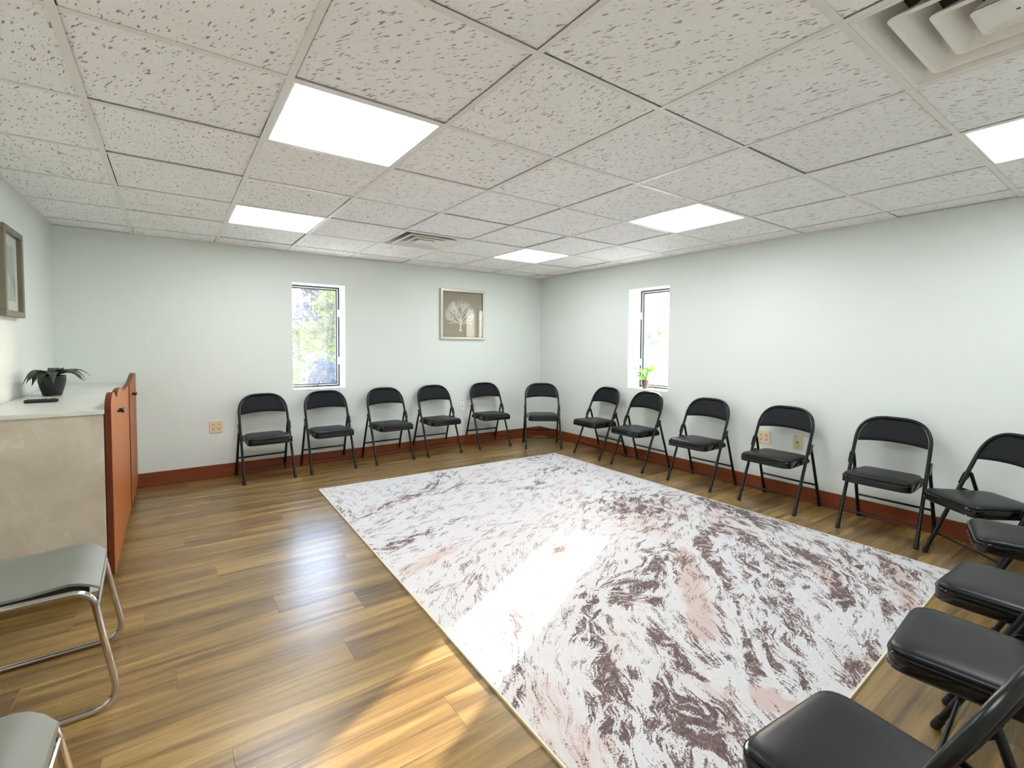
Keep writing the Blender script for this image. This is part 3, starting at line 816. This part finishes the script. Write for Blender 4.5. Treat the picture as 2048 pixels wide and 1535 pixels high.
# ------------------------------------------------------------------ grey sled chairs
def make_sled_chair():
    t = empty('sled_chair', (0, 0, 0))
    for s in (-1, 1):
        a, b = s*.215, s*.240
        P = [(a, -.20, .425), (a, .185, .425), (b, .255, .0115), (b, -.235, .0115)]
        path = fillet(P, [.05, .06, .085, .07], 8, True)
        MB().tube(path, .0108, 12, closed=True).make('side_frame', 'chrome', t, smooth=True)
    MB().tube([(-.2185, .20, .36), (.2185, .20, .36)], .0065, 8).make('cross_rod', 'chrome', t, smooth=True)
    MB().tube([(-.2175, -.185, .40), (.2175, -.185, .40)], .0065, 8).make('rear_rod', 'chrome', t, smooth=True)
    for s in (-1, 1):
        P = [(s*.195, -.16, .425), (s*.20, -.23, .45), (s*.20, -.30, .82), (s*.14, -.305, .845)]
        MB().tube(fillet(P, .05, 6), .010, 10).make('back_post', 'chrome', t, smooth=True)
    # seat pad with a waterfall front
    nx, ny = 12, 16; vs = []; fs = []
    prof = []
    for k in range(ny+1):
        u = k/ny; yv = -.20+.405*u
        drop = 0 if u < .78 else -.040*((u-.78)/.22)**2.2
        dip = -.010*math.sin(PI*min(1, u/.8))
        prof.append((yv, .462+drop+dip))
    for side in (0, 1):
        for (yv, zz) in prof:
            for j in range(nx+1):
                s = -1+2*j/nx; u = (yv+.2)/.405
                hw = .205-(.02*max(0, (u-.85)/.15)**2)-(.015*max(0, (.1-u)/.1)**2)
                e = min(1, (1-abs(s))/.10); zt = zz-.008*(1-e)**2+(.004*(s*s))
                vs.append((s*hw, yv, zt if side == 0 else zt-.026*(.35+.65*e)))
    n1 = (ny+1)*(nx+1)
    for side in (0, 1):
        for i in range(ny):
            for j in range(nx):
                q = (side*n1+i*(nx+1)+j, side*n1+i*(nx+1)+j+1, side*n1+(i+1)*(nx+1)+j+1, side*n1+(i+1)*(nx+1)+j)
                fs.append(q if side == 0 else q[::-1])
    ring = [i*(nx+1) for i in range(ny+1)]+[ny*(nx+1)+j for j in range(1, nx+1)]+[i*(nx+1)+nx for i in range(ny-1, -1, -1)]+[j for j in range(nx-1, 0, -1)]
    for a, b in zip(ring, ring[1:]+ring[:1]): fs.append((a, b, n1+b, n1+a))
    MB().add(vs, fs).make('seat', 'grey_vinyl', t, smooth=True)
    m = MB().bbox(-.20, .20, -.014, .014, -.12, .12, .012, 3)
    o = m.make('backrest', 'grey_vinyl', t, smooth=True, loc=(0, -.272, .735)); o.rotation_euler = (R(10), 0, 0)
    return t
g1 = make_sled_chair(); g1.location = (-1.395, 1.115, 0); g1.rotation_euler = (0, 0, R(-88))
tag(g1, 'grey padded chair on a chrome sled frame, in front of the cabinet', 'chair', 'grey chrome-framed chairs on the left wall')
g2 = dup(g1); g2.location = (-1.395, .035, 0); g2.rotation_euler = (0, 0, R(-91))
tag(g2, 'grey padded chrome-framed chair cut off by the bottom left corner of the picture', 'chair', 'grey chrome-framed chairs on the left wall')

# ------------------------------------------------------------------ cabinet
def cabinet():
    y0, y1 = 1.90, D-0.005; xf, xi, xb = -1.220, -1.250, L+0.016
    zt = .930
    t = tag(empty('cabinet', (-1.49, 2.88, 0)), 'low cabinet with pale marbled sides and cherry wood doors against the left wall', 'cabinet')
    ox = (1.49, -2.88, 0)
    def mk(m, name, mat, par=t, smooth=False): return m.make(name, mat, par, smooth, loc=ox)
    mk(MB().bbox(xb, xi, y0, y1-.016, .085, zt-.024, .002, 1), 'body', 'marble')
    mk(MB().bbox(xb, xi+.004, y0-.008, y1, zt-.024, zt, .004, 2), 'top_panel', 'marble_top')
    mk(MB().box(xb+.02, xi-.05, y0+.05, y1-.05, 0, .085), 'toe_kick', 'dark_void')
    for s, yy in ((0, y0+.02), (1, y1-.06)):
        mk(MB().bbox(xi-.075, xi-.03, yy, yy+.045, 0, .086, .003, 1), 'foot', 'trim_white')
    # doors: flat slabs with a scalloped top edge
    profA = [(1.90, .945), (1.915, .966), (1.945, .986), (1.985, 1.000), (2.03, 1.006), (2.09, .998), (2.15, .980), (2.20, .964), (2.24, .960), (2.285, .984), (2.36, .994), (2.50, .992), (2.585, .985), (2.61, .968), (2.635, .968), (2.66, .960), (2.85, .957), (3.00, .959), (3.115, .963)]
    profB = [(3.130, .964), (3.22, .968), (3.34, .978), (3.48, .994), (3.60, 1.010), (3.72, 1.016), (3.80, 1.012), (3.86, .998)]
    for prof, hy, hz, xf in ((profA, 2.30, .878, xf), (profB, 3.37, .876, xf+.005)):
        dense = [(p.x, p.y) for p in smooth_path([(a, b, 0) for a, b in prof], 4)]
        a, b = prof[0][0], prof[-1][0]
        poly = [(a, .075)]+dense+[(b, .075)]
        d = mk(MB().prism(poly[::-1], lambda u, v, w: (xi+.004+w*1.0, u, v), xf-xi-.004), 'door', 'door')
        d.data.materials.append(MAT['door_edge'])
        for p in d.data.polygons:
            if p.normal.y < -.3 or abs(p.normal.z) > .3: p.material_index = 1
        bv = d.modifiers.new('soft_edges', 'BEVEL'); bv.width = .003; bv.segments = 2; bv.limit_method = 'ANGLE'; bv.angle_limit = R(50)
        h = MB()
        h.tube([(xf-.002, hy-.05, hz), (xf+.022, hy-.05, hz)], .006, 8)
        h.tube([(xf-.002, hy+.05, hz), (xf+.022, hy+.05, hz)], .006, 8)
        h.bbox(xf+.018, xf+.030, hy-.065, hy+.065, hz-.009, hz+.009, .004, 2)
        hh = h.make('handle', 'handle_black', d)
    return t
cabinet()
CT = .9305

# plant in a black bowl on the cabinet
def leaf_strip(m, base, az, length, rise, droop, width, n=9, fold=.25):
    ca, sa = math.cos(az), math.sin(az); vs = []; fs = []
    for i in range(n+1):
        t = i/n; r = length*t*(1-.12*t); z = rise*math.sin(PI*min(1, t*.85)*.62)*1.15-droop*t**2.4
        w = width*math.sin(PI*min(1, .12+t*.88))**.8*(1-t**6)
        for s in (-1, 0, 1):
            vs.append((base[0]+ca*r-sa*s*w, base[1]+sa*r+ca*s*w, base[2]+z+abs(s)*w*fold))
    for i in range(n):
        for j in (0, 1): fs.append((i*3+j, i*3+j+1, (i+1)*3+j+1, (i+1)*3+j))
    m.add(vs, fs)
def bowl_plant():
    px, py = -1.583, 2.87
    t = tag(empty('potted_plant', (px, py, CT)), 'dark strap-leaved plant in a black pot on the marbled cabinet top', 'plant')
    MB().lathe([(0.002, 0), (.042, 0), (.046, .004), (.059, .05), (.067, .09), (.067, .125), (.063, .127), (.059, .122), (.058, .105), (.002, .103)], 28).make('pot', 'pot_black', t, smooth=True)
    MB().lathe([(.0575, .103), (.035, .112), (.001, .115)], 20).make('soil', 'soil', t, smooth=True)
    r = random.Random(12)
    for k in range(15):
        az = 2*PI*k/15+r.uniform(-.15, .15)
        m = MB(); ln = r.uniform(.19, .25)
        if abs(math.sin(az+math.radians(58))) < .45: ln = .27
        if math.cos(az) < -.25: ln = min(ln, .150/abs(math.cos(az)))
        leaf_strip(m, (0, 0, .112), az, ln*.92, r.uniform(.055, .08), r.uniform(.07, .13), r.uniform(.026, .036))
        o = m.make('leaf', 'leaf_dark', t, smooth=True)
        so = o.modifiers.new('thick', 'SOLIDIFY'); so.thickness = .0015
bowl_plant()

def remote():
    t = tag(empty('remote_control', (-1.563, 2.44, CT+.0005), R(4)), 'black remote control lying on the cabinet top in front of the black pot', 'remote')
    MB().bbox(-.07, .07, -.022, .022, 0, .017, .006, 3).make('body', 'remote', t, smooth=True)
    m = MB()
    for i in range(6):
        for j in range(3): m.bbox(-.058+i*.014, -.048+i*.014, -.014+j*.011, -.006+j*.011, .016, .0195, .001, 1)
    m.make('buttons', 'button', t)
    MB().lathe([(.0005, .0195), (.013, .0195), (.0145, .0165)], 20, (.046, 0, 0)).make('dial', 'button', t, smooth=True)
remote()

# ------------------------------------------------------------------ pictures
def tree_picture():
    x0, x1, z0, z1 = 1.712, 2.342, 1.330, 1.945; w = .030; dp = .034
    cx, cz = (x0+x1)/2, (z0+z1)/2; hw, hz = (x1-x0)/2, (z1-z0)/2
    t = tag(empty('framed_picture', (cx, D, cz)), 'square picture of a white bare tree on taupe in a pale champagne frame', 'picture')
    m = MB()
    for (a, b, c, d) in ((-hw, hw, hz-w, hz), (-hw, hw, -hz, -hz+w), (-hw, -hw+w, -hz+w, hz-w), (hw-w, hw, -hz+w, hz-w)):
        m.bbox(a, b, -dp, -.001, c, d, .003, 2)
    m.make('frame', 'frame_silver', t)
    m = MB()
    for (a, b, c, d) in ((-hw+w, hw-w, hz-w-.006, hz-w), (-hw+w, hw-w, -hz+w, -hz+w+.006), (-hw+w, -hw+w+.006, -hz+w, hz-w), (hw-w-.006, hw-w, -hz+w, hz-w)):
        m.box(a, b, -dp+.008, -.002, c, d)
    m.make('inner_lip', 'win_frame', t)
    MB().box(-hw+w, hw-w, -.012, -.004, -hz+w, hz-w).make('print', 'print_taupe', t)
    MB().box(-hw+w+.001, hw-w-.001, -.0265, -.0250, -hz+w+.001, hz-w-.001).make('glass', 'picglass', t)
    # flat white tree
    vs = []; fs = []; r = random.Random(4)
    def quad(a, b, wa, wb):
        d = (b-a).normalized(); n = Vector((-d.y, d.x)); k = len(vs)
        for p in (a+n*wa, a-n*wa, b-n*wb, b+n*wb): vs.append((p.x, -.0128-.00002*(len(vs) % 7), p.y))
        fs.append((k, k+1, k+2, k+3))
    C0 = Vector((-.035, .005)); 
    def grow(p, ang, ln, wd, lv):
        q = p+Vector((math.cos(ang), math.sin(ang)))*ln
        if ((q.x-C0.x)/.215)**2+((q.y-C0.y)/.19)**2 > 1: 
            return
        quad(p, q, wd, wd*.7)
        if lv == 0: return
        k = 3 if r.random() < .55 else 2
        for i in range(k):
            grow(q, ang+r.uniform(-.62, .62), ln*r.uniform(.72, .98), wd*.62, lv-1)
    b = Vector((-.03, -.205))
    quad(b, b+Vector((0, .025)), .024, .009)
    quad(b+Vector((0, .025)), b+Vector((0, .10)), .009, .008)
    for a in (168, 155, 140, 122, 105, 92, 78, 60, 42, 25, 14):
        grow(b+Vector((0, .10+r.uniform(-.02, .03))), R(a)+r.uniform(-.06, .06), .064, .0044, 5)
    MB().add(vs, fs).make('tree_drawing', 'tree_white', t)
tree_picture()
def left_picture():
    y0, y1, z0, z1 = 2.500, 2.905, 1.412, 1.918; w = .034; dp = .040
    cy, cz = (y0+y1)/2, (z0+z1)/2; hy, hz = (y1-y0)/2, (z1-z0)/2
    t = tag(empty('framed_picture', (L, cy, cz)), 'taupe box-framed blurry grey-green print with a white mat on the left wall', 'picture')
    m = MB()
    for (a, b, c, d) in ((-hy, hy, hz-w, hz), (-hy, hy, -hz, -hz+w), (-hy, -hy+w, -hz+w, hz-w), (hy-w, hy, -hz+w, hz-w)):
        m.bbox(.001, dp, a, b, c, d, .002, 1)
    m.make('frame', 'frame_taupe', t)
    MB().box(.004, .014, -hy+w, hy-w, -hz+w, hz-w).make('mat', 'mat_board', t)
    MB().box(.0142, .016, -hy+w+.055, hy-w-.055, -hz+w+.06, hz-w-.06).make('print', 'abstract', t)
    MB().box(.026, .0275, -hy+w+.001, hy-w-.001, -hz+w+.001, hz-w-.001).make('glass', 'picglass', t)
left_picture()

# ------------------------------------------------------------------ outlets
def plate(name, to, wid, hgt, mat, label, cat, kind, z):
    """to(u, d, v): u across, d out from wall, v up (all relative)"""
    def pb(m, u0, u1, d0, d1, v0, v1, b):
        c = MB().bbox(u0, u1, d0, d1, v0, v1, b, 2); m.add([to(*p) for p in c.v], c.f)
    m = MB(); pb(m, -wid/2, wid/2, 0, .007, -hgt/2, hgt/2, .003)
    t = tag(m.make(name, mat), label, cat)
    if kind in ('quad', 'duplex'):
        for u in ((-.023, .023) if kind == 'quad' else (0,)):
            for v in (-.0195, .0195):
                r = MB(); pb(r, u-.0165, u+.0165, .0065, .0085, v-.0145, v+.0145, .003 if False else .0009)
                f = r.make('receptacle', mat, t)
                s = MB()
                for du, dv, su, sv in ((-.0068, .0035, .0021, .0052), (.0068, .0035, .0021, .0052), (0, -.0075, .0032, .0032)):
                    pb(s, u+du-su, u+du+su, .0075, .0090, v+dv-sv, v+dv+sv, .0003)
                s.make('slots', 'slot', f)
        sc = MB(); pb(sc, -.0025, .0025, .0065, .0080, -.0025, .0025, .0005); sc.make('screw', 'chrome', t)
    else:
        s = MB(); k = MB().tube([(0, .004, 0), (0, .014, 0)], .0055, 10); s.add([to(*p) for p in k.v], k.f)
        s.make('jack', 'slot', t)
        sc = MB()
        for v in (-.042, .042): pb(sc, -.0025, .0025, .0065, .0080, v-.0025, v+.0025, .0005)
        sc.make('screw', 'chrome', t)
    return t
bk = lambda x, z: (lambda u, d, v: (x+u, D-d, z+v))
rw_ = lambda y, z: (lambda u, d, v: (W-d, y-u, z+v))
plate('wall_outlet', bk(-.630, .480), .112, .114, 'ivory', 'ivory four-socket wall outlet left of the chairs on the back wall', 'outlet', 'quad', 0)
plate('cable_plate', bk(2.026, .487), .072, .114, 'plate_white', 'white cable wall plate with a dark jack between two back-wall chairs', 'wall plate', 'jack', 0)
plate('wall_outlet', bk(2.190, .470), .072, .114, 'ivory', 'small ivory two-socket outlet behind the chair near the far corner', 'outlet', 'duplex', 0)
plate('wall_outlet', rw_(.880, .475), .114, .114, 'ivory', 'ivory four-socket wall outlet on the right wall behind a chair', 'outlet', 'quad', 0)
plate('cable_plate', rw_(.603, .478), .072, .114, 'almond', 'almond cable wall plate with one jack on the right wall behind a chair', 'wall plate', 'jack', 0)

# ------------------------------------------------------------------ plant on the right window sill
def sill_plant():
    x, yy, z = W+.075, 2.225, W2[2]
    t = tag(empty('potted_plant', (x, yy, z)), 'small leafy green plant in a brown pot on the right window sill', 'plant')
    MB().lathe([(.001, 0), (.030, 0), (.036, .035), (.041, .075), (.041, .088), (.044, .088), (.044, .098), (.038, .098), (.036, .085), (.001, .083)], 22).make('pot', 'pot_brown', t, smooth=True)
    MB().lathe([(.037, .083), (.001, .09)], 16).make('soil', 'soil', t)
    r = random.Random(21)
    st = MB(); 
    for k in range(30):
        az = r.uniform(0, 2*PI); rad = r.uniform(.02, .10)
        if math.cos(az) > 0: rad = min(rad, .07)
        h = r.uniform(.12, .26)-.4*max(0, rad-.05)
        tip = Vector((math.cos(az)*rad*.85, math.sin(az)*rad*1.15, h))
        pts = smooth_path([(0, 0, .085), (tip.x*.35, tip.y*.35, h*.7), tip], 4)
        st.tube(pts, .0014, 5)
        # heart-shaped leaf
        ln = r.uniform(.045, .07); wd = ln*.42
        d = Vector((math.cos(az), math.sin(az), r.uniform(-.7, .3))).normalized(); n = d.cross(Vector((0, 0, 1))).normalized()
        out = [(0, 0), (.12, .7), (.32, 1), (.6, .78), (.85, .35), (1, 0), (.85, -.35), (.6, -.78), (.32, -1), (.12, -.7)]
        up_ = n.cross(d)
        vs = [tip+d*(ln*a)+n*(wd*b)+up_*(.012*abs(b)) for a, b in out]; vs.append(tip+d*ln*.45)
        lf = MB().add(vs, [(i, (i+1) % 10, 10) for i in range(10)])
        o = lf.make('leaf', 'leaf_sill', t, smooth=True)
    st.make('stems', 'leaf_sill', t, smooth=True)
sill_plant()

# ------------------------------------------------------------------ outside
gz = -.55
structure(MB().box(-40, 80, D+TH+.02, 90, gz-.1, gz).make('ground', 'bounce_ground'))
structure(MB().box(W+TH+.02, 80, -40, D+TH+.02, gz-.1, gz).make('ground', 'bounce_ground'))
def tree(name, x, y, h, rad, mat, label, seed, n=1500, leaf=.16, base=.25, conic=False, cat='tree'):
    r = random.Random(seed)
    t = tag(empty(name, (x, y, gz)), label, cat, 'greenery outside the windows')
    m = MB().tube([(0, 0, 0), (.03, 0, h*.4), (0, .02, h*.85)], [rad*.09, rad*.06, rad*.015], 8)
    for k in range(7):
        a = 2*PI*k/7; z = h*(.25+.08*k)
        m.tube([(0, 0, z), (math.cos(a)*rad*.5, math.sin(a)*rad*.5, z+h*.1)], [rad*.03, rad*.01], 5)
    m.make('trunk', 'bark', t, smooth=True)
    vs = []; fs = []
    clumps = []
    for _ in range(26):
        a = r.uniform(0, 2*PI); u = r.random()
        if conic: rr = rad*(1-u)*r.uniform(.4, 1); z = h*(base+(1-base)*u)
        else: rr = rad*math.sqrt(r.random())*.8*math.sin(PI*(.12+.80*u)); z = h*(base+(1-base)*u)
        clumps.append((rr*math.cos(a), rr*math.sin(a), z))
    for _ in range(n):
        c = r.choice(clumps); s = rad*.30
        p = Vector((c[0]+r.gauss(0, s*.6), c[1]+r.gauss(0, s*.6), max(.05, c[2]+r.gauss(0, s*.6))))
        d = Vector((r.gauss(0, 1), r.gauss(0, 1), r.gauss(-.2, .6))).normalized(); e = d.orthogonal().normalized(); q = d.cross(e)
        e = (e*math.cos(r.uniform(0, 6))+q*math.sin(r.uniform(0, 6))).normalized()
        l = leaf*r.uniform(.6, 1.3); k = len(vs)
        vs += [p, p+d*l*.5+e*l*.28, p+d*l, p+d*l*.5-e*l*.28]; fs.append((k, k+1, k+2, k+3))
    f = MB().add(vs, fs).make('foliage', mat, t); f['kind'] = 'stuff'
    return t
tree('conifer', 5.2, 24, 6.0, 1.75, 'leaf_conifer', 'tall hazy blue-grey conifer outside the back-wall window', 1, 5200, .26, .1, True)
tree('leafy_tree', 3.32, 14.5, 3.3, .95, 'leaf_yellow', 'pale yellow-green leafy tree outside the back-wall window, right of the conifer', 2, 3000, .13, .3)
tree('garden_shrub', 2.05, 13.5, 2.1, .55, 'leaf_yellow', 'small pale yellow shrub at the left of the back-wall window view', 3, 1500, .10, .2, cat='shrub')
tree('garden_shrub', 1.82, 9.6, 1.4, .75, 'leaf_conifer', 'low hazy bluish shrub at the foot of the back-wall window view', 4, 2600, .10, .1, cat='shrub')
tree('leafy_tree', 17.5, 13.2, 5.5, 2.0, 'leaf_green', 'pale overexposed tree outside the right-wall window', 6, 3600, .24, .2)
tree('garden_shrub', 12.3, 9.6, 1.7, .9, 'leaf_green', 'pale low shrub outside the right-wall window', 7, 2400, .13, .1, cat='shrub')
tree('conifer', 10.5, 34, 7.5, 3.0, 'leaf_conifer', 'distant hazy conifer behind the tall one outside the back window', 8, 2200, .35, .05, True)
